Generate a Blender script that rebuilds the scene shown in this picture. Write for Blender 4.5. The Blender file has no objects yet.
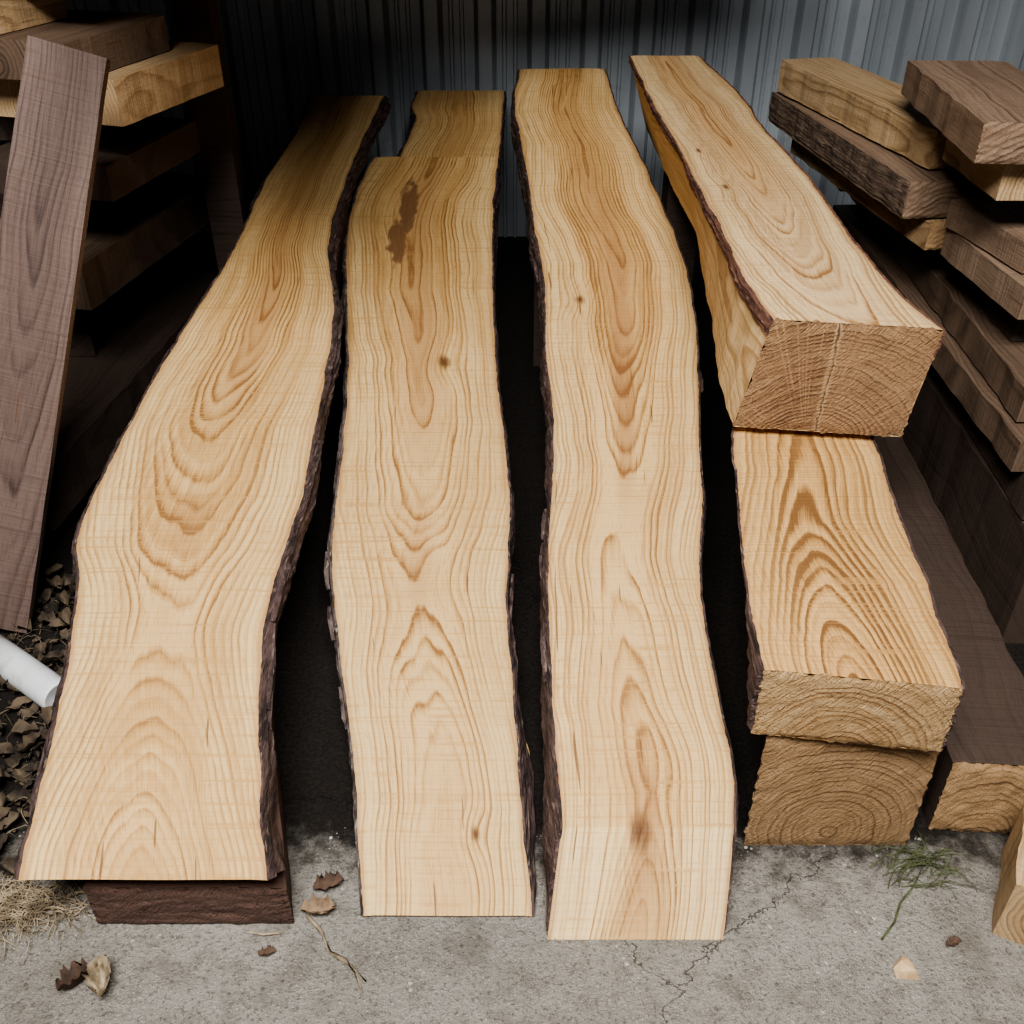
import bpy, math, random, bmesh
from mathutils import Vector, noise, Matrix
random.seed(7)
C=bpy.context.scene.collection

# ---------------------------------------------------------------- node helpers
class G:
    def __init__(s,name):
        s.m=bpy.data.materials.new(name); s.m.use_nodes=True; s.t=s.m.node_tree; s.t.nodes.clear()
        s.out=s.t.nodes.new('ShaderNodeOutputMaterial'); s.b=s.t.nodes.new('ShaderNodeBsdfPrincipled')
        s.t.links.new(s.b.outputs[0],s.out.inputs[0])
    def n(s,k): return s.t.nodes.new(k)
    def put(s,sock,v):
        if v is None: return
        if isinstance(v,bpy.types.NodeSocket): s.t.links.new(v,sock)
        else: sock.default_value=v
    def M(s,op,a,b=None,c=None,clamp=False):
        q=s.n('ShaderNodeMath'); q.operation=op; q.use_clamp=clamp
        s.put(q.inputs[0],a); s.put(q.inputs[1],b); s.put(q.inputs[2],c); return q.outputs[0]
    def V(s,op,a,b=None):
        q=s.n('ShaderNodeVectorMath'); q.operation=op; s.put(q.inputs[0],a); s.put(q.inputs[1],b)
        return q.outputs[1] if op in('LENGTH','DISTANCE') else q.outputs[0]
    def noise(s,vec,scale=1,detail=3,rough=.5,dim='3D'):
        q=s.n('ShaderNodeTexNoise'); q.noise_dimensions=dim
        s.put(q.inputs['Vector'],vec); q.inputs['Scale'].default_value=scale
        q.inputs['Detail'].default_value=detail; q.inputs['Roughness'].default_value=rough
        return q.outputs[0]
    def ramp(s,f,stops,interp='LINEAR'):
        q=s.n('ShaderNodeValToRGB'); cr=q.color_ramp; cr.interpolation=interp
        while len(cr.elements)<len(stops): cr.elements.new(.5)
        for e,(p,c) in zip(cr.elements,stops):
            e.position=p; e.color=(c,c,c,1) if isinstance(c,(int,float)) else (*c,1)
        s.put(q.inputs[0],f); return q.outputs[0]
    def mix(s,f,a,b,mode='MIX'):
        q=s.n('ShaderNodeMix'); q.data_type='RGBA'; q.blend_type=mode
        s.put(q.inputs['Factor'],f)
        s.put(q.inputs['A'],(*a,1) if isinstance(a,tuple) else a); s.put(q.inputs['B'],(*b,1) if isinstance(b,tuple) else b)
        return q.outputs['Result']
    def smooth(s,v,a,b,lo=0,hi=1):
        q=s.n('ShaderNodeMapRange'); q.interpolation_type='SMOOTHSTEP'
        s.put(q.inputs[0],v); q.inputs[1].default_value=a; q.inputs[2].default_value=b
        q.inputs[3].default_value=lo; q.inputs[4].default_value=hi; return q.outputs[0]
    def bump(s,h,strength=.3,dist=.002):
        q=s.n('ShaderNodeBump'); q.inputs['Strength'].default_value=strength; q.inputs['Distance'].default_value=dist
        s.put(q.inputs['Height'],h); s.t.links.new(q.outputs[0],s.b.inputs['Normal'])
    def fin(s,col,rough=.7,metal=0,spec=.3):
        s.put(s.b.inputs['Base Color'],col); s.put(s.b.inputs['Roughness'],rough)
        s.b.inputs['Metallic'].default_value=metal; s.b.inputs['Specular IOR Level'].default_value=spec
        return s.m
    def xyz(s,v):
        q=s.n('ShaderNodeSeparateXYZ'); s.put(q.inputs[0],v); return q.outputs
    def comb(s,x,y,z):
        q=s.n('ShaderNodeCombineXYZ'); s.put(q.inputs[0],x); s.put(q.inputs[1],y); s.put(q.inputs[2],z); return q.outputs[0]

def wood(name,light=(.73,.49,.225),mid=(.54,.315,.118),dark=(.265,.125,.042),sap=(.77,.57,.29),heart=(.51,.275,.105),
         c0=.05,cpts=None,camp=.015,cfreq=1.1,freq=175,seed=0.0,knots=(),stains=(),contrast=1.0,edge=.12,saps=.6,
         rough=.6,bump=.6,saw=.75,streaks=(),split=None,score=0,hw=.55,xoff=0.0):
    g=G(name)
    a=g.n('ShaderNodeAttribute'); a.attribute_name='gc'; gc=a.outputs['Vector']
    X=g.xyz(gc); x,y,z=X[0],X[1],X[2]
    sv=g.V('ADD',gc,(seed*3.1,seed*7.7,seed*1.3))
    n1=g.noise(g.V('MULTIPLY',sv,(.3,cfreq,.3)),1,1)
    n2=g.noise(g.V('MULTIPLY',g.V('ADD',sv,(9,3,2)),(.3,1.9,.3)),1,2)
    n3=g.noise(g.V('MULTIPLY',g.V('ADD',sv,(1,5,2)),(.3,6.5,.3)),1,1)
    if cpts:
        # pith depth along the board: open cathedral arches wherever it rises or falls
        c=g.ramp(g.M('MULTIPLY',g.M('ADD',y,.3),1/3.0),[((p+.3)/3.0,v*5) for p,v in cpts],'B_SPLINE')
        c=g.M('MULTIPLY',c,.2)
    else: c=c0
    c=g.M('ADD',c,g.M('MULTIPLY',g.M('SUBTRACT',n1,.5),camp*4))
    wx=g.M('ADD',g.M('SUBTRACT',x,xoff),g.M('ADD',g.M('MULTIPLY',g.M('SUBTRACT',n2,.5),.09),g.M('MULTIPLY',g.M('SUBTRACT',n3,.5),.014)))
    low=g.noise(g.V('MULTIPLY',sv,(14,2.3,14)),1,2,.5)
    fine=g.noise(g.V('MULTIPLY',sv,(80,10,80)),1,3,.6)
    dz=g.M('SUBTRACT',c,z)
    r=g.M('SQRT',g.M('ADD',g.M('MULTIPLY',wx,wx),g.M('MULTIPLY',dz,dz)))
    r=g.M('ADD',r,g.M('MULTIPLY',low,.022)); r=g.M('ADD',r,g.M('MULTIPLY',fine,.0028))
    kd=None
    for (kx,ky,kr) in knots:
        d=g.V('LENGTH',g.V('MULTIPLY',g.V('SUBTRACT',gc,(kx,ky,0)),(1/kr,.55/kr,0)))
        e=g.M('POWER',2.718,g.M('MULTIPLY',g.M('MULTIPLY',d,d),-.12))
        r=g.M('ADD',r,g.M('MULTIPLY',e,kr*1.3))
        dd=g.smooth(g.M('ADD',d,g.M('MULTIPLY',g.M('SUBTRACT',fine,.5),2.0)),.1,1.2,.95,0)
        kd=dd if kd is None else g.M('MAXIMUM',kd,dd)
    t=g.M('MULTIPLY',r,freq)
    fr=g.M('FRACT',t)
    ringid=g.noise(g.comb(g.M('MULTIPLY',g.M('FLOOR',t),.41),seed,0),3,0)
    band=g.ramp(fr,[(0,.45),(.12,.0),(.40,.12),(.68,.5),(.88,1),(1,.45)])
    band=g.M('MULTIPLY',band,g.smooth(ringid,.3,.68,.2,1))
    wide=g.noise(g.comb(g.M('MULTIPLY',r,48),g.M('MULTIPLY',y,.7),seed),1,3,.6)
    fib=g.noise(g.V('MULTIPLY',g.comb(g.M('ADD',wx,g.M('MULTIPLY',r,.6)),y,z),(360,9,360)),1,4,.72)
    fib2=g.noise(g.V('MULTIPLY',sv,(1000,40,1000)),1,1,.5)
    blot=g.noise(g.V('MULTIPLY',sv,(8,3,8)),1,4,.6)
    patch=g.noise(g.V('MULTIPLY',g.V('ADD',sv,(2,8,4)),(22,3.5,22)),1,2)
    bandm=g.M('MULTIPLY',band,g.smooth(patch,.22,.58,.4,1.15))
    f=g.M('ADD',g.M('MULTIPLY',bandm,contrast),g.M('MULTIPLY',g.M('SUBTRACT',fib,.5),1.6))
    f=g.M('ADD',f,g.M('MULTIPLY',g.M('SUBTRACT',wide,.43),1.9),None,True)
    col=g.mix(g.smooth(f,0,.65),light,mid); col=g.mix(g.smooth(f,.5,1.1),col,dark)
    col=g.mix(g.M('MULTIPLY',g.smooth(g.M('ABSOLUTE',x),.04,.115),saps),col,g.mix(g.M('MULTIPLY',f,.85),sap,mid))
    hz=g.smooth(g.M('ADD',r,g.M('MULTIPLY',g.M('SUBTRACT',blot,.5),.06)),.03,.08,hw,0)
    col=g.mix(hz,col,g.mix(g.smooth(f,.05,.9),heart,dark))
    col=g.mix(g.smooth(blot,.46,.74,0,.5),col,mid)
    smk=g.noise(g.V('MULTIPLY',sv,(5,190,5)),1,2)
    smk2=g.noise(g.V('MULTIPLY',sv,(14,5,14)),1,3)
    sm=g.M('MULTIPLY',g.smooth(smk,.54,.68),g.smooth(smk2,.38,.56))
    col=g.mix(g.M('MULTIPLY',sm,saw),col,mid)
    col=g.mix(g.smooth(fib2,.60,.76,0,.6),col,dark)
    chk=g.noise(g.V('MULTIPLY',g.V('ADD',sv,(4,1,7)),(170,7,170)),1,0)
    col=g.mix(g.smooth(chk,.82,.85,0,.7),col,(.12,.05,.02))
    for (sx,sy,rx,ry,amt) in streaks:
        d=g.V('LENGTH',g.V('MULTIPLY',g.V('SUBTRACT',gc,(sx,sy,0)),(1/rx,1/ry,0)))
        d=g.M('ADD',d,g.M('MULTIPLY',g.M('SUBTRACT',low,.5),1.0))
        col=g.mix(g.smooth(d,.3,1.15,amt,0),col,g.mix(f,(.47,.25,.10),(.25,.11,.042)))
    for (sx,sy,rx,ry,amt) in stains:
        d=g.V('LENGTH',g.V('MULTIPLY',g.V('SUBTRACT',gc,(sx,sy,0)),(1/rx,1/ry,0)))
        d=g.M('ADD',d,g.M('MULTIPLY',g.M('SUBTRACT',g.noise(g.V('MULTIPLY',sv,(60,18,45)),1,3),.5),1.3))
        col=g.mix(g.smooth(d,.65,.95,amt,0),col,g.mix(fib,(.30,.155,.07),(.15,.07,.032)))
    if kd is not None: col=g.mix(kd,col,(.13,.055,.022))
    if split:
        sx,sl,wd=split
        d=g.M('ABSOLUTE',g.M('ADD',g.M('SUBTRACT',x,sx),g.M('ADD',g.M('MULTIPLY',z,sl),g.M('MULTIPLY',g.M('SUBTRACT',fine,.5),.012))))
        col=g.mix(g.smooth(d,wd,wd*3,.8,0),col,(.60,.40,.22))
        cs=g.smooth(d,wd*.3,wd*.9,1,0); col=g.mix(g.M('MULTIPLY',cs,.9),col,(.04,.018,.009))
        an=g.M('ARCTAN2',wx,dz); ray=g.noise(g.comb(g.M('MULTIPLY',an,50),g.M('MULTIPLY',r,4),seed),1,2)
        col=g.mix(g.smooth(ray,.50,.64,0,.8),col,light)
        lat=g.smooth(x,sx-.005,sx+.01); col=g.mix(g.M('MULTIPLY',lat,.3),col,light)
    if edge:
        ed=g.M('MULTIPLY',g.smooth(g.M('ABSOLUTE',x),edge-.004,edge+.010,0,.6),g.smooth(z,.004,.012,1,0))
        col=g.mix(ed,col,(.38,.20,.085))
    h=g.M('ADD',g.M('MULTIPLY',band,-.5),g.M('ADD',g.M('MULTIPLY',fib,.9),g.M('MULTIPLY',smk,.9)))
    if score:
        sc=g.noise(g.comb(g.M('MULTIPLY',g.M('ADD',x,g.M('MULTIPLY',z,.9)),330),g.M('MULTIPLY',g.M('SUBTRACT',z,x),25),seed),1,3,.6)
        h=g.M('ADD',h,g.M('MULTIPLY',sc,score*2)); col=g.mix(g.smooth(sc,.5,.72,0,.6),col,dark)
        sp=g.noise(g.V('MULTIPLY',sv,(260,1,260)),1,3,.7); col=g.mix(g.smooth(sp,.55,.7,0,.55),col,dark); h=g.M('ADD',h,g.M('MULTIPLY',sp,1.5))
    g.bump(h,bump,.0022 if not score else .0035)
    return g.fin(col,rough)

def bark_mat(name='bark',a=(.095,.060,.053),b=(.024,.015,.014),c=(.22,.16,.13)):
    g=G(name); tc=g.n('ShaderNodeTexCoord').outputs['Object']
    n1=g.noise(g.V('MULTIPLY',tc,(60,18,90)),1,5,.65)
    n2=g.noise(g.V('MULTIPLY',tc,(140,12,200)),1,3,.6)
    col=g.mix(g.smooth(n1,.35,.62),b,a); col=g.mix(g.smooth(n2,.56,.70,0,.8),col,c)
    g.bump(g.M('ADD',n1,n2),.9,.006)
    return g.fin(col,.85)

BARK=bark_mat()
BARK_GREY=bark_mat('grey_ragged_bark',(.14,.105,.092),(.032,.022,.020),(.33,.28,.24))
BARK_RED=bark_mat('reddish_bark',(.15,.07,.048),(.05,.024,.02),(.27,.15,.09))

# ---------------------------------------------------------------- geometry helpers
def curve_at(pts,y):
    n=len(pts)
    if y<=pts[0][1]:
        a,b=pts[0],pts[1]; return a[0]+(b[0]-a[0])*(y-a[1])/(b[1]-a[1])*.5
    if y>=pts[-1][1]: return pts[-1][0]
    for i in range(n-1):
        if pts[i][1]<=y<=pts[i+1][1]: break
    p1,p2=pts[i],pts[i+1]; p0=pts[max(0,i-1)]; p3=pts[min(n-1,i+2)]
    h=p2[1]-p1[1]; t=(y-p1[1])/h
    m1=(p2[0]-p0[0])/max(1e-6,p2[1]-p0[1])*h; m2=(p3[0]-p1[0])/max(1e-6,p3[1]-p1[1])*h
    return ((2*t**3-3*t**2+1)*p1[0]+(t**3-2*t**2+t)*m1+(-2*t**3+3*t**2)*p2[0]+(t**3-t**2)*m2)

def mk(name,verts,faces,mat,gc=None,parent=None,loc=(0,0,0),rot=(0,0,0),smooth=False):
    me=bpy.data.meshes.new(name); me.from_pydata(verts,[],faces); me.update()
    if gc is not None:
        at=me.attributes.new('gc','FLOAT_VECTOR','POINT')
        at.data.foreach_set('vector',[c for v in gc for c in v])
    me.materials.append(mat)
    if smooth:
        me.polygons.foreach_set('use_smooth',[True]*len(me.polygons))
    o=bpy.data.objects.new(name,me); C.objects.link(o)
    if parent is not None: o.parent=parent
    else: o.location=loc; o.rotation_euler=rot
    return o

def slab(name,label,cat,L,R,y0,y1,z0,s,th,mat,loc=(0,0,0),rot=(0,0,0),cut0=0,cut1=0,flL=0,flR=0,
         bark=(0,0),bdepth=(1,1),bmat=None,endmat=None,N=120,Mx=14,K=5,wob=.0012,follow=.13,uneven=.0015,skew=0,seed=0,group=None,
         foot_grain=False,flap=(0,0),fray=.006):
    """Sawn timber in local coords: top surface z=z0+s*y, outline L/R (x,y), thickness th, origin at loc."""
    win=.12 if abs(cut0)<.15 else .25
    def fl(f,y):
        if isinstance(f,tuple):
            t=min(1,max(0,(y-y0)/f[2])); return f[0]+(f[1]-f[0])*t
        return f
    def edge(side,y):
        p=L if side<0 else R
        x=curve_at(p,y)
        return x+noise.noise(Vector((seed+side*5,y*14,0)))*wob*3+noise.noise(Vector((seed+side*5,y*55,3)))*wob
    def P(i,u,v,cap=False):
        y=y0+(y1-y0)*i/N
        w0=max(0,1-i/(N*win)); w1=max(0,1-(N-i)/(N*.12))
        yy=y+(cut0*v+skew*(u-.5))*w0+(cut1*v)*w1
        xl,xr=edge(-1,y)+fl(flL,y)*v,edge(1,y)+fl(flR,y)*v
        x=xl+(xr-xl)*u
        e=noise.noise(Vector((x*8+seed,y*4,v*3)))*uneven
        vz=v*th
        if v==0 and (u==0 or u==1): vz+=.002
        z=z0+s*yy-vz+(e if v<.5 else 0)
        c=((u-.5)*2*follow if follow else x, y, v*th)
        if cap and foot_grain: c=(c[0],-v*.13,0)
        return (x,yy,z),c
    thing=None
    if bark[0] or bark[1] or endmat is not None:
        thing=bpy.data.objects.new(name,None); thing.empty_display_size=.1; C.objects.link(thing)
        thing.location=loc; thing.rotation_euler=rot
    V=[];Gc=[];F=[]
    def grid(na,nb,fn,flip=False):
        b=len(V)
        for i in range(na+1):
            for j in range(nb+1):
                p,c=fn(i,j); V.append(p);Gc.append(c)
        for i in range(na):
            for j in range(nb):
                q=[b+i*(nb+1)+j,b+(i+1)*(nb+1)+j,b+(i+1)*(nb+1)+j+1,b+i*(nb+1)+j+1]
                F.append(q if flip else q[::-1])
    grid(N,Mx,lambda i,j:P(i,j/Mx,0))
    grid(N,2,lambda i,j:P(i,j/2,1),True)
    grid(N,K,lambda i,j:P(i,0,j/K),True)
    grid(N,K,lambda i,j:P(i,1,j/K))
    grid(Mx,K,lambda i,j:P(N,i/Mx,j/K),True)
    if endmat is None: grid(Mx,K,lambda i,j:P(0,i/Mx,j/K,True))
    o=mk('wood_body' if thing else name,V,F,mat,Gc,thing,loc,rot)
    bm=bmesh.new(); bm.from_mesh(o.data)
    if not foot_grain: bmesh.ops.remove_doubles(bm,verts=bm.verts,dist=1e-5)
    bmesh.ops.recalc_face_normals(bm,faces=bm.faces); bm.to_mesh(o.data); bm.free()
    top=thing or o
    top['label']=label; top['category']=cat
    if group: top['group']=group
    if endmat is not None:
        V=[];Gc=[];F=[]
        Me,Ke=(Mx,K) if foot_grain else (40,28)
        def pe(i,j):
            u,v=i/Me,j/Ke
            p,c=P(0,u,v)
            if foot_grain: return (p[0],p[1],p[2]),((u-.5)*2*.13,-v*.13,0)
            e=noise.noise(Vector((u*9+seed,v*7,1)))*.0025+noise.noise(Vector((u*31+seed,v*27,1)))*.0016
            edgef=min(1,min(u,1-u)*12,min(v,1-v)*12)
            rim=(1-edgef)*(.004+.004*noise.noise(Vector((u*25,v*25,seed))))
            return (p[0]+(1-edgef)*fray*noise.noise(Vector((v*18,seed,u*3))),p[1]-.004+e+rim,p[2]+(1-edgef)*fray*noise.noise(Vector((u*18,seed,v*3)))),((u-.5)*2*.13,0.0,v*th)
        grid(Me,Ke,pe)
        e=mk('sawn_end',V,F,endmat,Gc,thing,smooth=not foot_grain)
        e['label']='bevel-cut end face with brightness painted in' if foot_grain else 'rough sawn end grain with saw marks'
    for side,tk,bd,fp in ((-1,bark[0],bdepth[0],flap[0]),(1,bark[1],bdepth[1],flap[1])):
        if not tk: continue
        bmt=bmat
        if isinstance(bmat,tuple): bmt=bmat[0 if side<0 else 1]
        V=[];F=[];NB=int(N*3.2);KB=8
        for i in range(NB+1):
            ii=i*N/NB
            for j in range(KB+1):
                v=j/KB*bd
                p,c=P(ii,0 if side<0 else 1,v)
                y=p[1]
                prof=math.sin(math.pi*min(1,max(0,(j+.55)/(KB+1))))**.5
                nn=noise.noise(Vector((y*18+seed*3,j*.5,side*4)))*.5+noise.noise(Vector((y*80+seed,j*1.9,side*9)))*.4
                nn2=noise.noise(Vector((y*6+seed*2,2,side*4)))
                t=tk*max(.35,.8+.5*nn+.7*nn2)*prof
                t*= 1.15 if j%3==1 else .82
                if j in(0,KB): t=-.0015 if j==KB else max(.0020,t*.6)
                zz=p[2]+(.0015 if j==0 else 0)+noise.noise(Vector((y*40+seed,j,7)))*.0018
                V.append((p[0]+side*t,p[1],zz))
            p,c=P(ii,0 if side<0 else 1,0)
            V.append((p[0]-side*(.0014+.0020*abs(noise.noise(Vector((p[1]*60,seed,3))))),p[1],p[2]+.0008))
        W=KB+2
        for i in range(NB):
            b=i*W; d=b+W
            for j in range(KB): F.append((b+j,b+j+1,d+j+1,d+j))
            F.append((b+KB+1,b,d,d+KB+1))
        for bidx in (0,NB*W):
            F.append([bidx+KB+1]+[bidx+j for j in range(KB+1)])
        nf=int(fp*(y1-y0))
        rs=random.Random(seed*10+side)
        for q in range(nf):
            ii=rs.uniform(.03,.97)*N; v=rs.uniform(.02,.5)*bd; ln=rs.uniform(.05,.16); hh=rs.uniform(.003,.007)
            b=len(V)
            for a in range(9):
                p,c=P(min(N,ii+a/8*ln/(y1-y0)*N),0 if side<0 else 1,v)
                w=math.sin(math.pi*(a+.3)/9)
                o1=tk*1.0+.003*w+.002*noise.noise(Vector((a*1.7,q,seed)))
                V.append((p[0]+side*tk*.5,p[1],p[2]+hh*.3)); V.append((p[0]+side*o1,p[1],p[2]+hh*.1*w)); V.append((p[0]+side*(o1*.9),p[1],p[2]-hh*w-.002))
            for a in range(8):
                for m in range(2): F.append((b+a*3+m,b+a*3+m+1,b+a*3+m+4,b+a*3+m+3))
        e=mk('bark',V,F,bmt or BARK,None,thing)
        e['label']='ragged grey-brown bark' if bmt is BARK_GREY else 'thin rough dark bark left on the live edge'
    return top

def K_(a): return [(p[0]/1000,p[1]/1000) for p in a]
s1L=K_([(-635,763),(-649,871),(-662,994),(-684,1134),(-715,1273),(-741,1345),(-743,1431),(-737,1532),(-724,1699),(-701,1890),(-668,2110),(-650,2275),(-642,2411),(-635,2559),(-611,2721),(-590,2897),(-591,3057)])
s1R=K_([(-312,760),(-333,829),(-345,901),(-366,994),(-381,1097),(-388,1211),(-381,1316),(-370,1456),(-373,1613),(-374,1791),(-385,1996),(-432,2275),(-422,2612),(-400,2836),(-370,3071)])
s2L=K_([(-208,797),(-223,886),(-247,1025),(-270,1129),(-305,1284),(-329,1414),(-338,1533),(-342,1664),(-351,1838),(-371,2035),(-400,2260),(-422,2473),(-419,2638),(-400,2792),(-389,2846)])
s2R=K_([(29,797),(22,886),(12,993),(5,1129),(-7,1284),(-7,1414),(-2,1558),(-14,1720),(-30,1901),(-41,2107),(-47,2342),(-48,2614),(-37,2841)])
s2bL=K_([(-340,1900),(-340,2600),(-331,2990),(-301,3202),(-318,3299),(-307,3400)])
s2bR=K_([(-60,1900),(-45,2600),(-38,2990),(-30,3200),(-23,3400)])
s3L=K_([(69,866),(64,966),(60,1081),(59,1209),(60,1331),(69,1467),(78,1593),(78,1731),(69,1884),(73,2055),(65,2226),(51,2372),(41,2556),(22,2760),(6,2988),(24,3190)])
s3R=K_([(309,866),(320,935),(317,1063),(314,1209),(322,1331),(345,1467),(359,1620),(380,1791),(396,1950),(402,2129),(390,2308),(368,2485),(336,2707),(300,2928),(280,3190)])
s4L=K_([(403,1400),(384,1549),(379,1746),(367,1933),(357,2154),(337,2417),(326,2650),(317,2870)])
s4R=K_([(659,1400),(630,1490),(612,1623),(603,1790),(598,1959),(580,2154),(563,2279),(557,2491),(530,2693),(503,2870)])
s5L=K_([(322,900),(325,1032),(335,1150),(352,1285),(364,1386),(372,1440),(445,1580),(470,1700)])
s5R=K_([(568,900),(577,996),(583,1129),(590,1261),(599,1373),(605,1700)])
s6L=K_([(345,918),(430,1020),(470,1200),(480,1700)])
s6R=K_([(588,918),(590,1400),(595,1700)])
def shift(p,y): return [(a,b-y) for a,b in p]

GS='sawn live-edge slabs'
W1=wood('honey_slab_arches',cpts=[(-.05,.01),(.12,.05),(.35,.115),(.55,.09),(.9,.045),(1.4,.005),(2.4,.0)],camp=.008,freq=145,seed=1.3,contrast=1.15,
   stains=((-.044,.02,.0016,.035,.9),(.055,.01,.0012,.02,.8)),streaks=((.0,1.25,.03,.40,.5),(0,.62,.03,.12,.35)))
W2=wood('honey_slab_knotty',cpts=[(-.05,.04),(.3,.06),(.55,.105),(.75,.06),(1.2,.03),(2.2,.01)],camp=.008,freq=155,seed=4.2,contrast=1.05,
   knots=((.038,1.165,.014),(.055,.115,.008)),stains=((-.026,1.80,.021,.15,.95),(-.040,1.64,.019,.12,.95),(-.018,.02,.0016,.03,.9)),streaks=((0,1.5,.04,.7,.45),(0,.62,.03,.2,.45)))
W2B=wood('honey_slab_rear',cpts=[(0,.01),(1.5,.05)],freq=150,seed=8.1)  # plain honey wood for the half-hidden slab
S3=dict(cpts=[(-.14,.0),(.05,.02),(.5,.085),(.75,.075),(1.1,.03),(1.6,.0),(2.4,.01)],camp=.006,freq=155,seed=6.6,contrast=1.05,
   knots=((-.012,-.005,.017),(-.07,1.19,.011)),streaks=((.0,1.0,.024,.52,.85),(-.005,.0,.03,.20,.55),(.0,1.55,.035,.4,.45)))
W3=wood('honey_slab_straight',**S3)
W3F=wood('lit_bevel_face',light=(.80,.575,.285),mid=(.62,.385,.16),sap=(.84,.65,.36),**S3)  # brighter copy of the slab wood: light on the bevel painted in
W4=wood('pale_beam',light=(.66,.465,.26),mid=(.47,.30,.145),sap=(.72,.54,.29),cpts=[(-.05,.11),(.2,.07),(.5,.03),(.9,.0),(1.5,.02)],camp=.008,freq=135,seed=2.9,contrast=1.15,knots=((-.07,.55,.011),(-.085,.75,.009)))
W5=wood('amber_beam',light=(.62,.39,.165),mid=(.45,.25,.09),dark=(.18,.085,.03),sap=(.62,.41,.18),cpts=[(-.05,.0),(.12,.06),(.3,.10),(.9,.11)],camp=.006,freq=120,seed=5.5,contrast=1.4,bump=.8)
W6=wood('brown_sawn_timber',light=(.20,.12,.06),mid=(.14,.08,.04),dark=(.06,.03,.015),sap=(.20,.12,.06),freq=90,seed=5.9,edge=0)
E4=wood('end_grain_brown',light=(.44,.265,.14),mid=(.25,.135,.065),dark=(.095,.045,.021),sap=(.44,.265,.14),c0=.235,camp=0,freq=140,seed=3.1,contrast=1.4,edge=0,bump=1.0,saw=0,rough=.9,split=(-.026,-.12,.0026),score=1.1,hw=0)
E5=wood('end_grain_amber',light=(.58,.39,.205),mid=(.42,.255,.115),dark=(.20,.10,.042),sap=(.58,.39,.205),c0=.14,camp=0,freq=115,seed=7.1,contrast=.9,edge=0,bump=1.0,saw=0,rough=.9,score=1.0,hw=0)
E6=wood('end_grain_lower',light=(.47,.30,.16),mid=(.34,.205,.098),dark=(.15,.078,.036),sap=(.47,.30,.16),c0=.2,camp=0,freq=105,seed=9.7,edge=0,bump=1,saw=0,rough=.9,score=1.0,hw=0)  # tan end grain of the lowest timber

slab('live_edge_slab','long honey-coloured slab with arched grain on a rusty-brown timber','wood slab',
  shift(s1L,.763),shift(s1R,.763),0,2.29,0,.20,.055,W1,loc=(0,.763,.14),cut0=.06,bark=(.011,.014),seed=1,group=GS,flap=(1,7))
slab('live_edge_slab','honey-coloured slab with a dark brown stain and a round knot','wood slab',
  shift(s2L,.797),shift(s2R,.797),0,2.045,0,.231,.068,W2,loc=(0,.797,.008),cut0=.28,bark=(.011,.007),bmat=(BARK_GREY,BARK),seed=2,group=GS,flap=(3,1))
slab('live_edge_slab','half-hidden wavy slab beneath the stained one against the metal wall','wood slab',
  shift(s2bL,1.9),shift(s2bR,1.9),0,1.5,0,.231,.055,W2B,loc=(0,1.9,.193),bark=(.012,.007),seed=3,group=GS)
slab('live_edge_slab','long straight-grained slab with a bevel-cut foot standing on concrete','wood slab',
  shift(s3L,.866),shift(s3R,.866),0,2.32,0,.231,.087,W3,loc=(0,.866,.11),cut0=-.1,flL=(-.021,0,.25),flR=(-.020,0,.25),bark=(.011,.007),seed=4,group=GS,foot_grain=True,flap=(2,1),endmat=W3F)
slab('live_edge_timber','thick pale timber with cracked sawn end on the amber timber','wood beam',
  shift(s4L,1.4),shift(s4R,1.4),0,1.47,0,.08,.19,W4,loc=(0,1.4,.621),flL=(-.037,.06,.78),flR=-.025,skew=-.03,bark=(.007,.004),bdepth=(.14,.3),
  bmat=BARK_RED,endmat=E4,seed=5)
slab('live_edge_timber','amber live-edge timber with wavy grain on a lower sawn timber','wood beam',
  shift(s5L,.9),shift(s5R,.9),0,.78,0,.10,.118,W5,loc=(0,.9,.362),skew=-.03,flL=(0,.08,.28),bark=(.009,.005),endmat=E5,seed=6)
slab('sawn_timber','square brown sawn timber on concrete beneath two live-edge timbers','wood beam',
  shift(s6L,.918),shift(s6R,.918),0,.76,0,.10,.237,W6,loc=(0,.918,.237),wob=.003,endmat=E6,seed=7)

DK=wood('weathered_shaded_timber',light=(.070,.047,.036),mid=(.05,.033,.025),dark=(.024,.015,.012),sap=(.075,.05,.038),heart=(.05,.033,.025),freq=70,seed=11,edge=0,contrast=.5,rough=.75)  # dark timber; rack and stack shade is also put into this tone
RB=wood('rusty_brown_timber',light=(.085,.047,.034),mid=(.06,.033,.024),dark=(.026,.014,.011),sap=(.09,.05,.036),heart=(.06,.03,.023),freq=60,seed=12,edge=0,contrast=.4,rough=.75)
RBE=wood('rusty_brown_end',light=(.15,.085,.064),mid=(.09,.05,.039),dark=(.03,.017,.014),sap=(.15,.085,.064),c0=.2,camp=0,freq=60,seed=12,edge=0,contrast=.3,saw=0,rough=.6,bump=.9,hw=0,score=.5)
PL=wood('purple_brown_plank',light=(.155,.106,.088),mid=(.112,.073,.061),dark=(.050,.031,.026),sap=(.155,.108,.09),heart=(.095,.06,.049),cpts=[(0,.08),(.5,.02),(1.1,.0)],freq=110,seed=13,edge=0,contrast=.8,rough=.6)
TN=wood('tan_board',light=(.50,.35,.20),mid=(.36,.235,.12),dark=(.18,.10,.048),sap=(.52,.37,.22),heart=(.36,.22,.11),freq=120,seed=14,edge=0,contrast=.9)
BR=wood('brown_board',light=(.25,.172,.118),mid=(.172,.112,.075),dark=(.070,.043,.03),sap=(.255,.178,.124),heart=(.155,.097,.064),freq=110,seed=15,edge=0,contrast=.95,bump=.8)
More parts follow.
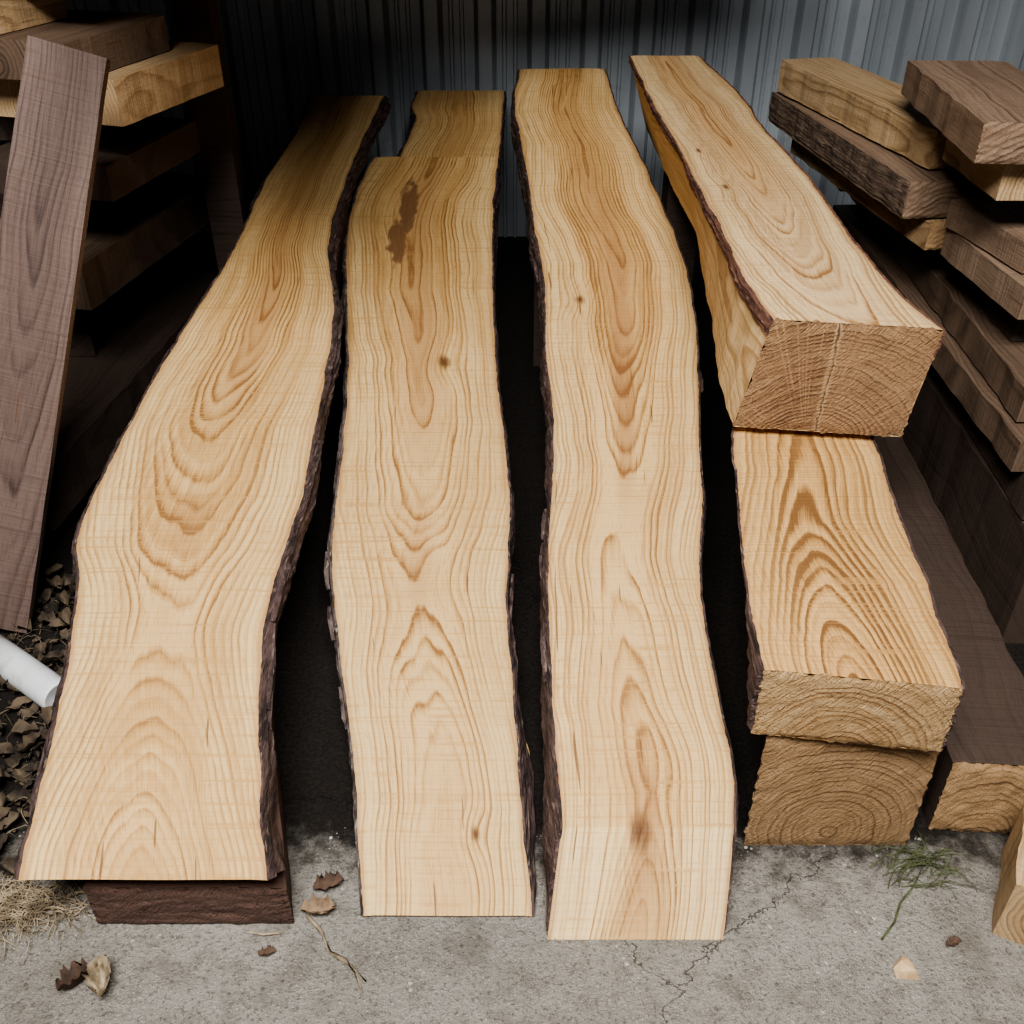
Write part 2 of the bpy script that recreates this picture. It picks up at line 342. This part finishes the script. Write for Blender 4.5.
MD=wood('shaded_brown_board',light=(.15,.10,.068),mid=(.10,.065,.044),dark=(.045,.028,.02),sap=(.155,.104,.071),heart=(.10,.062,.042),freq=100,seed=16,edge=0,contrast=.8)  # darkened copy of the brown board, holding shade in its colour
ET=wood('end_grain_tan',light=(.44,.285,.15),mid=(.32,.195,.09),dark=(.14,.075,.035),sap=(.44,.285,.15),c0=.2,camp=0,freq=90,seed=19,edge=0,saw=0,rough=.9,hw=0,score=.6)
EB=wood('end_grain_weathered',light=(.28,.19,.125),mid=(.19,.12,.078),dark=(.085,.05,.033),sap=(.28,.19,.125),c0=.2,camp=0,freq=90,seed=21,edge=0,saw=0,rough=.9,hw=0,score=.6)

def board(label,fl,top,yaw,length,width,th,mat,slope=0,seed=0,name='timber_board',cat='wood board',group=None,wob=.0018,endmat=None,bark=(0,0),taper=0,bmat=None):
    n=max(12,int(length*40))
    return slab(name,label,cat,[(0,0),(0,length)],[(width,0),(width-taper*.8,length*.25),(width-taper,length)],0,length,0,slope,th,mat,
       loc=(fl[0],fl[1],top),rot=(0,0,math.radians(yaw)),N=n,Mx=6,K=3,follow=width/2,seed=seed,group=group,wob=wob,endmat=endmat,bark=bark,bmat=bmat,fray=.002)

board('rusty dark-brown timber under the arched-grain slab',(-.574,.79),.083,0,1.9,.272,.083,RB,slope=.2,seed=20,name='sawn_timber',cat='wood beam',endmat=RBE,taper=.13)

GR='stacked boards against the metal wall'
board('tan sawn board on top of the stack',(.859,2.065),.744,11.9,.74,.15,.078,TN,seed=21,group=GR,endmat=ET)
board('brown weathered board with dark live edge in the stack',(.80,1.998),.66,7,.82,.19,.075,BR,seed=22,group=GR,bark=(.004,0),bmat=bark_mat('grey_brown_bark',(.17,.115,.08),(.08,.052,.038),(.26,.18,.125)),endmat=EB)
board('short tan board with a pale end in the stack',(.86,1.995),.58,8,.75,.15,.06,TN,seed=23,group=GR,endmat=ET)
board('grey-brown board overhanging the stack',(.773,1.683),.85,-5,.52,.20,.066,BR,seed=24,group=GR,endmat=EB)
board('tan board end under the overhanging board',(.845,1.72),.780,0,.26,.2,.07,TN,seed=25,group=GR)
board('grey-brown board low in the stack',(.92,1.70),.64,10,.26,.2,.055,BR,seed=26,group=GR)
board('dark brown board in the stack',(.905,1.64),.582,4,.33,.25,.06,BR,seed=27,group=GR)
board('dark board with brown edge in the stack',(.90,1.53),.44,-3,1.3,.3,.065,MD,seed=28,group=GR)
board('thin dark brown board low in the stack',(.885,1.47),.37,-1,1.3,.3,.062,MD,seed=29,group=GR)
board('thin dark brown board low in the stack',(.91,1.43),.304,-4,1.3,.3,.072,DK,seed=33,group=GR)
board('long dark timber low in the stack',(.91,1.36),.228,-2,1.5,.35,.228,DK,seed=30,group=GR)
board('brown squared timber lying on the concrete',(.632,.947),.15,-4,1.3,.16,.15,DK,seed=31,name='sawn_timber',cat='wood beam',endmat=ET)
board('short tan block standing beside the squared timber',(.66,.775),.115,-27,.15,.2,.115,TN,seed=32,name='wood_block',cat='wood block')
GB='dark bearers'
for i,(x,y,w,d,top,h) in enumerate(((.93,2.15,.22,.08,.518,.076),(.88,2.65,.22,.08,.518,.076),(.98,1.78,.12,.08,.706,.064),(.95,1.72,.12,.1,.52,.078),
      (-1.2,2.15,.2,.1,.774,.072),(-1.2,2.2,.2,.1,.628,.126),(-1.2,2.15,.2,.1,.398,.196),(-1.2,1.8,.2,.1,.078,.076),(-1.2,2.5,.2,.1,.078,.076))):
    board('dark timber spacer between stacked boards',(x,y),top,0,d,w,h,DK,seed=40+i,name='timber_bearer',cat='wood bearer',group=GB)

GL='timber stored on the side rack'
board('light tan board on the side rack',(-1.03,2.05),.86,-17,.37,.30,.085,TN,seed=51,group=GL)
board('dark brown board on top of the rack timber',(-1.08,1.99),.93,-15,.33,.29,.068,MD,seed=52,group=GL)
board('short tan offcut on the rack timber',(-1.12,1.93),.992,-15,.3,.16,.06,TN,seed=53,group=GL)
board('tan board on the top of the rack',(-1.06,2.10),1.065,-20,.34,.30,.07,TN,seed=54,group=GL)
board('dark board in the rack',(-1.09,2.03),.70,-12,.38,.3,.07,DK,seed=55,group=GL)
board('brown board on the lower rack shelf',(-1.19,2.02),.5,-11,.65,.30,.10,MD,seed=56,group=GL)
board('dark timber on the bottom of the rack',(-1.24,1.64),.2,-6,1.2,.32,.12,DK,seed=57,group=GL)
board('dark rack upright beside the stored timber',(-.765,2.46),1.22,0,.07,.085,1.22,DK,seed=58,name='rack_upright',cat='rack upright')
board('dark rack upright beside the stored timber',(-1.5,2.2),1.22,0,.07,.09,1.22,DK,seed=59,name='rack_upright',cat='rack upright')

for i,(x,y,w,top) in enumerate(((-.57,2.45,.12,.2*(2.45-.79)-.001),(-.34,2.75,.29,.193+.231*(2.75-1.9)-.056),(.06,2.5,.3,.11+.231*(2.5-.866)-.088),(.41,2.6,.09,.621+.08*1.2-.191))):
    board('dark crosswise timber bearer under the slabs',(x,y),top,0,.1,w,top,DK,seed=60+i,name='timber_bearer',cat='wood bearer',group=GB)

a=Vector((.274,.382,.943)); Lp=a.length*.972; a.normalize()
w=Vector((1,.10,0)); w=(w-a*w.dot(a)).normalized(); nrm=w.cross(a)
pl=slab('leaning_plank','tall purple-brown weathered plank leaning against the timber rack','wood plank',[(0,0),(0,Lp)],[(.150,0),(.125,Lp)],0,Lp,0,0,.024,PL,N=50,Mx=6,K=3,follow=.0675,seed=70,wob=.0003)
m=Matrix((w,a,nrm)).transposed().to_4x4(); m.translation=Vector((-.906,1.372,.012))-w*.150; pl.matrix_world=m

def tube(name,label,cat,p0,p1,r,ri,mat):
    V=[];F=[];n=40; d=(p1-p0).normalized(); u=d.orthogonal().normalized(); v=d.cross(u)
    rings=[(p0+d*.006,ri),(p0+d*.001,r*.86),(p0,r*.95),(p0+d*.003,r),(p0+(p1-p0)*.08,r),(p0+(p1-p0)*.5,r),(p1,r),(p1,ri)]
    for c,rr in rings:
        for i in range(n):
            t=2*math.pi*i/n; V.append(tuple(c+(u*math.cos(t)+v*math.sin(t))*rr-p0))
    for k in range(len(rings)-1):
        for i in range(n):
            b=k*n; e=(k+1)*n; F.append((b+i,b+(i+1)%n,e+(i+1)%n,e+i))
    o=mk(name,V,F,mat,loc=tuple(p0),smooth=True); o['label']=label;o['category']=cat; return o
g=G('scuffed_white_plastic'); tc=g.n('ShaderNodeTexCoord').outputs['Object']
pn=g.noise(tc,25,5,.6); g.bump(pn,.1); PM=g.fin(g.mix(g.smooth(pn,.45,.72,0,.6),(.72,.73,.74),(.40,.39,.37)),.4)
tube('plastic_pipe','scuffed white plastic pipe lying among dry leaves','pipe',Vector((-.770,1.190,.031)),Vector((-.965,1.330,.031)),.029,.001,PM)

# ---------------------------------------------------------------- setting
def plane(name,V,F,mat):
    o=mk(name,V,F,mat); o['kind']='structure'; return o
g=G('worn_concrete'); tc=g.n('ShaderNodeTexCoord').outputs['Object']; X=g.xyz(tc)
n1=g.noise(tc,3,5,.6); n2=g.noise(tc,24,6,.7); n3=g.noise(tc,150,5,.75); n4=g.noise(tc,380,2,.5); n5=g.noise(tc,9,4,.6)
col=g.mix(g.smooth(n1,.3,.7),(.34,.31,.268),(.46,.425,.375)); col=g.mix(g.smooth(n2,.44,.64,0,.65),col,(.24,.212,.175))
col=g.mix(g.smooth(n3,.52,.62,0,.7),col,(.12,.103,.084)); col=g.mix(g.smooth(n4,.60,.68,0,.8),col,(.66,.615,.55))
col=g.mix(g.smooth(n5,.53,.68,0,.55),col,(.19,.163,.13))
crk=g.n('ShaderNodeTexVoronoi'); crk.feature='DISTANCE_TO_EDGE'; crk.inputs['Scale'].default_value=1.25
wv=g.V('ADD',tc,g.V('MULTIPLY',g.comb(g.noise(tc,14,4,.7),g.noise(g.V('ADD',tc,(5,5,5)),14,4,.7),0),(.12,.12,0)))
g.t.links.new(g.V('ADD',wv,(.60,.32,0)),crk.inputs['Vector'])
cr=g.smooth(crk.outputs[0],.0,.002,.45,0); col=g.mix(cr,col,(.06,.05,.04))
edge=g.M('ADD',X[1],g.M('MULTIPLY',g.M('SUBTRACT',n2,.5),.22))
dirt_shade=g.mix(g.smooth(n3,.4,.65),(.013,.010,.008),(.032,.024,.018))
col=g.mix(g.smooth(edge,.83,.96),col,dirt_shade)  # soil tone plus shade between the slabs, painted darker toward the back
g.bump(g.M('ADD',g.M('ADD',n3,g.M('MULTIPLY',n2,1.6)),g.M('MULTIPLY',cr,-2)),1.0,.010)
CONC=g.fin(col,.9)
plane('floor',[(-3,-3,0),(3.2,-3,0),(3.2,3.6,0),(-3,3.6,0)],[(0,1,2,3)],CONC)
g=G('galvanised_sheet'); tc=g.n('ShaderNodeTexCoord').outputs['Object']
n1=g.noise(g.V('MULTIPLY',tc,(9,1,1.5)),1,3); n2=g.noise(tc,30,4)
col=g.mix(g.smooth(n1,.3,.75),(.34,.37,.40),(.46,.50,.53)); col=g.mix(g.smooth(n2,.6,.75,0,.2),col,(.17,.18,.19))
MET=g.fin(col,.40,.4,.5)
V=[];F=[]; per=.175
prof=[(0,0),(.004,-.012),(.010,-.032),(.016,-.040),(.058,-.040),(.064,-.032),(.070,-.012),(.074,0),(.092,0),(.096,-.010),(.104,-.010),(.108,0),(.128,0),(.132,-.010),(.140,-.010),(.144,0)]
x=-2.4
while x<3.0:
    for px,py in prof:
        for z in (0,2.6): V.append((x+px,3.56+py,z))
    x+=per
n=len(V)//2
for i in range(n-1): F.append((2*i,2*i+2,2*i+3,2*i+1))
plane('wall_back',V,F,MET)
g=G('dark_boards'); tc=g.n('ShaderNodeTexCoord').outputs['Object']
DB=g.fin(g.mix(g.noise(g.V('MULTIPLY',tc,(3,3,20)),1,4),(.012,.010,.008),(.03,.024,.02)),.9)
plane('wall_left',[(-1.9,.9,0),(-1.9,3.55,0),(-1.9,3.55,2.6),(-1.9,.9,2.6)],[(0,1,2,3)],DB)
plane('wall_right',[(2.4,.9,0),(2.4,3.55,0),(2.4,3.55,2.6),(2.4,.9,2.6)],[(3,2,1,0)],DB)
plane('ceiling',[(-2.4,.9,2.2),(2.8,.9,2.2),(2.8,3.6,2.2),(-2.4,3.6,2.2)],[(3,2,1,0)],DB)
V=[(-1.9,1.70,1.24),(-.60,1.70,1.24),(-.54,1.26,1.24),(-.25,1.26,1.24),(-.13,2.2,1.24),(.62,2.35,1.24),(.62,3.5,1.24),(-1.9,3.5,1.24)]
k=len(V); V=V+[(a_,b_,1.28) for a_,b_,c_ in V]
F=[tuple(range(k))[::-1],tuple(range(k,2*k))]+[(i,(i+1)%k,k+(i+1)%k,k+i) for i in range(k)]
plane('added_shade_deck',V,F,DB)  # unseen deck, added to shade the far slab ends and back wall

# ---------------------------------------------------------------- litter
def simple(name,a,b,rough=.85,sc=40):
    g=G(name); tc=g.n('ShaderNodeTexCoord').outputs['Object']; n=g.noise(tc,sc,4,.6); g.bump(n,.4,.002)
    return g.fin(g.mix(g.smooth(n,.35,.65),a,b),rough)
LEAF=simple('dry_leaf',(.26,.18,.11),(.10,.062,.04)); STRAW=simple('dry_straw',(.38,.30,.20),(.13,.098,.062))
CHIP=simple('wood_chip',(.65,.47,.28),(.48,.32,.17)); STONE=simple('grit',(.42,.385,.34),(.09,.078,.066),sc=9); DARKL=simple('dark_leaf',(.10,.06,.04),(.04,.026,.02)); GRN=simple('green_twig',(.10,.12,.05),(.05,.055,.025))
def leaf_geo(cx,cy,cz,size,ang,curl,V,F,nx=6,ny=4,rag=.3):
    b=len(V); R=Matrix.Rotation(ang,3,'Z'); sd=random.random()*50
    for i in range(nx+1):
        for j in range(ny+1):
            u=i/nx*2-1; v=j/ny*2-1
            w=(1-u*u)**.6*.5+.03
            w*=1+rag*1.6*noise.noise(Vector((u*5+sd,v*2,0)))
            p=Vector((u*size,v*w*size,abs(v)*curl*size*w*1.6+u*u*curl*size*.5+noise.noise(Vector((u*3+sd,v*3,1)))*size*.35))
            p=R@p; V.append((cx+p.x,cy+p.y,cz+max(.0005,p.z+size*.1)))
    for i in range(nx):
        for j in range(ny):
            q=b+i*(ny+1)+j; F.append((q,q+ny+1,q+ny+2,q+1))
def leaf(label,x,y,size,mat,curl=.6):
    V=[];F=[]; leaf_geo(0,0,0,size,random.uniform(0,6),curl,V,F,14,8,.6)
    o=mk('dried_leaf',V,F,mat,loc=(x,y,0),smooth=True); o['label']=label; o['category']='leaf'; o['group']='dry leaves on the concrete'
leaf('curled pale dry leaf on the concrete',-.535,.70,.028,STRAW,1.3)
leaf('curled brown bark flake beside a dry leaf',-.57,.70,.022,DARKL,1.6)
leaf('dry brown leaf at the foot of the dark beam',-.27,.805,.024,LEAF,.9)
leaf('dry brown leaf at the foot of the dark beam',-.262,.845,.022,DARKL,.8)
leaf('small dark leaf fragment on the concrete',-.33,.745,.012,DARKL)
leaf('small dark leaf fragment on the concrete',.60,.76,.012,DARKL)
V=[(-.014,-.012,0),(.016,-.013,0),(.012,.015,0),(-.010,.010,0),(-.010,-.008,.012),(.010,-.009,.014),(.007,.010,.010),(-.006,.006,.013),(.002,.019,.004),(-.016,.0,.005)]
bm=bmesh.new(); [bm.verts.new(v) for v in V]; bmesh.ops.convex_hull(bm,input=bm.verts); me=bpy.data.meshes.new('wood_chip'); bm.to_mesh(me); bm.free()
me.materials.append(CHIP); o=bpy.data.objects.new('wood_chip',me); o.location=(.522,.722,0); C.objects.link(o); o['label']='pale angular wood chip lying on the concrete'; o['category']='wood chip'
def stalks(name,label,cat,items,mat,kind=None):
    V=[];F=[]
    for pts,r in items:
        b=len(V)
        for i,p in enumerate(pts):
            p=Vector(p); q=Vector(pts[min(i+1,len(pts)-1)])-Vector(pts[max(i-1,0)]); q.normalize()
            u=q.orthogonal().normalized(); v=q.cross(u)
            rr=r*(1-.6*i/len(pts))
            for k in range(5):
                t=k*2*math.pi/5; V.append(tuple(p+(u*math.cos(t)+v*math.sin(t))*rr))
        for i in range(len(pts)-1):
            for k in range(5):
                F.append((b+i*5+k,b+i*5+(k+1)%5,b+i*5+5+(k+1)%5,b+i*5+5+k))
    o=mk(name,V,F,mat,smooth=True); o['label']=label;o['category']=cat
    if kind:o['kind']=kind
    return o
def wisp(x,y,ang,ln,curl,h=.01,n=8):
    pts=[]
    for i in range(n+1):
        t=i/n; pts.append((x,y,.0015+h*math.sin(math.pi*t)*random.uniform(.6,1)))
        x+=math.cos(ang)*ln/n; y+=math.sin(ang)*ln/n; ang+=curl/n+random.uniform(-.12,.12)
    return pts
it=[]
for i in range(360):
    x=random.gauss(-.695,.045); y=random.gauss(.815,.018); it.append((wisp(x,y,random.uniform(-.5,.6)+random.choice((0,3.14)),random.uniform(.025,.065),random.uniform(-3,3),.016),random.uniform(.0005,.0014)))
stalks('dry_grass_clump','tangled clump of dry straw and grass beside the slab foot','dry grass',it,STRAW,'stuff')
it=[([(-.285,.80,.002),(-.262,.775,.006),(-.245,.745,.004),(-.222,.735,.003),(-.205,.712,.003),(-.195,.690,.002)],.003),([(-.24,.742,.002),(-.215,.728,.002),(-.192,.705,.004)],.002),([(-.36,.775,.003),(-.34,.770,.006),(-.315,.775,.002)],.002)]
stalks('dry_stem','dry curling plant stem lying on the concrete','plant stem',it,STRAW)
it=[([(.505,.765,.002),(.53,.79,.004),(.548,.82,.004),(.575,.845,.006),(.60,.88,.004),(.64,.905,.003)],.0018)]
for i in range(60):
    it.append((wisp(random.uniform(.52,.63),random.uniform(.84,.91),random.uniform(-.6,1.2),random.uniform(.03,.07),random.uniform(-1.5,1.5),.012),.0008))
stalks('mossy_twig','thin greenish mossy twig with wisps beside the beams','twig',it,GRN)
V=[];F=[]
for i in range(1500):
    x=random.uniform(-1.25,-.63); y=random.uniform(.86,1.55)
    if x>-.70 and y>1.0: x-=.1
    leaf_geo(x,y,random.uniform(0,.014),random.choice((.003,.004,.006,.009,.022)),random.uniform(0,6.3),random.uniform(.3,1.4),V,F,6,4,.5)
o=mk('leaf_litter',V,F,simple('leaf_litter_brown',(.12,.088,.058),(.022,.016,.012),sc=22),smooth=True); o['label']='scattered dry brown leaf litter around the pipe';o['category']='leaves';o['kind']='stuff'
it=[]
for i in range(260):
    it.append((wisp(random.uniform(-1.1,-.72),random.uniform(.88,1.5),random.uniform(0,6.28),random.uniform(.02,.08),random.uniform(-3,3),.02),random.uniform(.0005,.0012)))
stalks('straw_litter','loose dry stems and fibres mixed with leaf litter','dry grass',it,simple('dull_fibre',(.24,.185,.125),(.07,.052,.036)),'stuff')
V=[];F=[]
ico=[(0,0,1),(0,0,-.2)]+[(math.cos(a*math.pi/2.5),math.sin(a*math.pi/2.5),.3) for a in range(5)]
for i in range(3200):
    x=random.uniform(-.85,.62); y=random.uniform(.5,.95); s=random.choice((.0008,.0012,.0016,.0022,.0032)) if random.random()<.35 else random.choice((.0008,.0012)); b=len(V)
    if -.59<x<-.28 and y>.775: continue
    for p in ico: V.append((x+p[0]*s*random.uniform(.7,1.2),y+p[1]*s*random.uniform(.7,1.2),max(0,p[2]*s*.8)))
    for k in range(5): F.append((b,b+2+k,b+2+(k+1)%5)); F.append((b+1,b+2+(k+1)%5,b+2+k))
o=mk('gravel_grit',V,F,STONE); o['label']='fine grit and crumbs scattered over the concrete';o['category']='grit';o['kind']='stuff'

# ---------------------------------------------------------------- light & camera
def area(loc,target,sx,sy,e,col):
    l=bpy.data.lights.new('daylight','AREA'); l.shape='RECTANGLE'; l.size=sx; l.size_y=sy; l.energy=e; l.color=col
    o=bpy.data.objects.new('daylight',l); C.objects.link(o); o.location=loc
    o.rotation_euler=(Vector(target)-Vector(loc)).to_track_quat('-Z','Y').to_euler()
area((-.1,-.35,2.7),(.1,1.2,.1),1.4,.8,178,(1,.985,.96))
wd=bpy.data.worlds.new('world'); bpy.context.scene.world=wd; wd.use_nodes=True
wd.node_tree.nodes['Background'].inputs[0].default_value=(.75,.85,1,1); wd.node_tree.nodes['Background'].inputs[1].default_value=.06
try: bpy.context.scene.view_settings.look='AgX - Medium High Contrast'
except Exception as ex: print(ex)
c=bpy.data.cameras.new('camera'); o=bpy.data.objects.new('camera',c); C.objects.link(o)
o.location=(0,0,1.25); o.rotation_euler=(math.radians(55),0,0); c.angle=math.radians(55); c.clip_start=.02; bpy.context.scene.camera=o
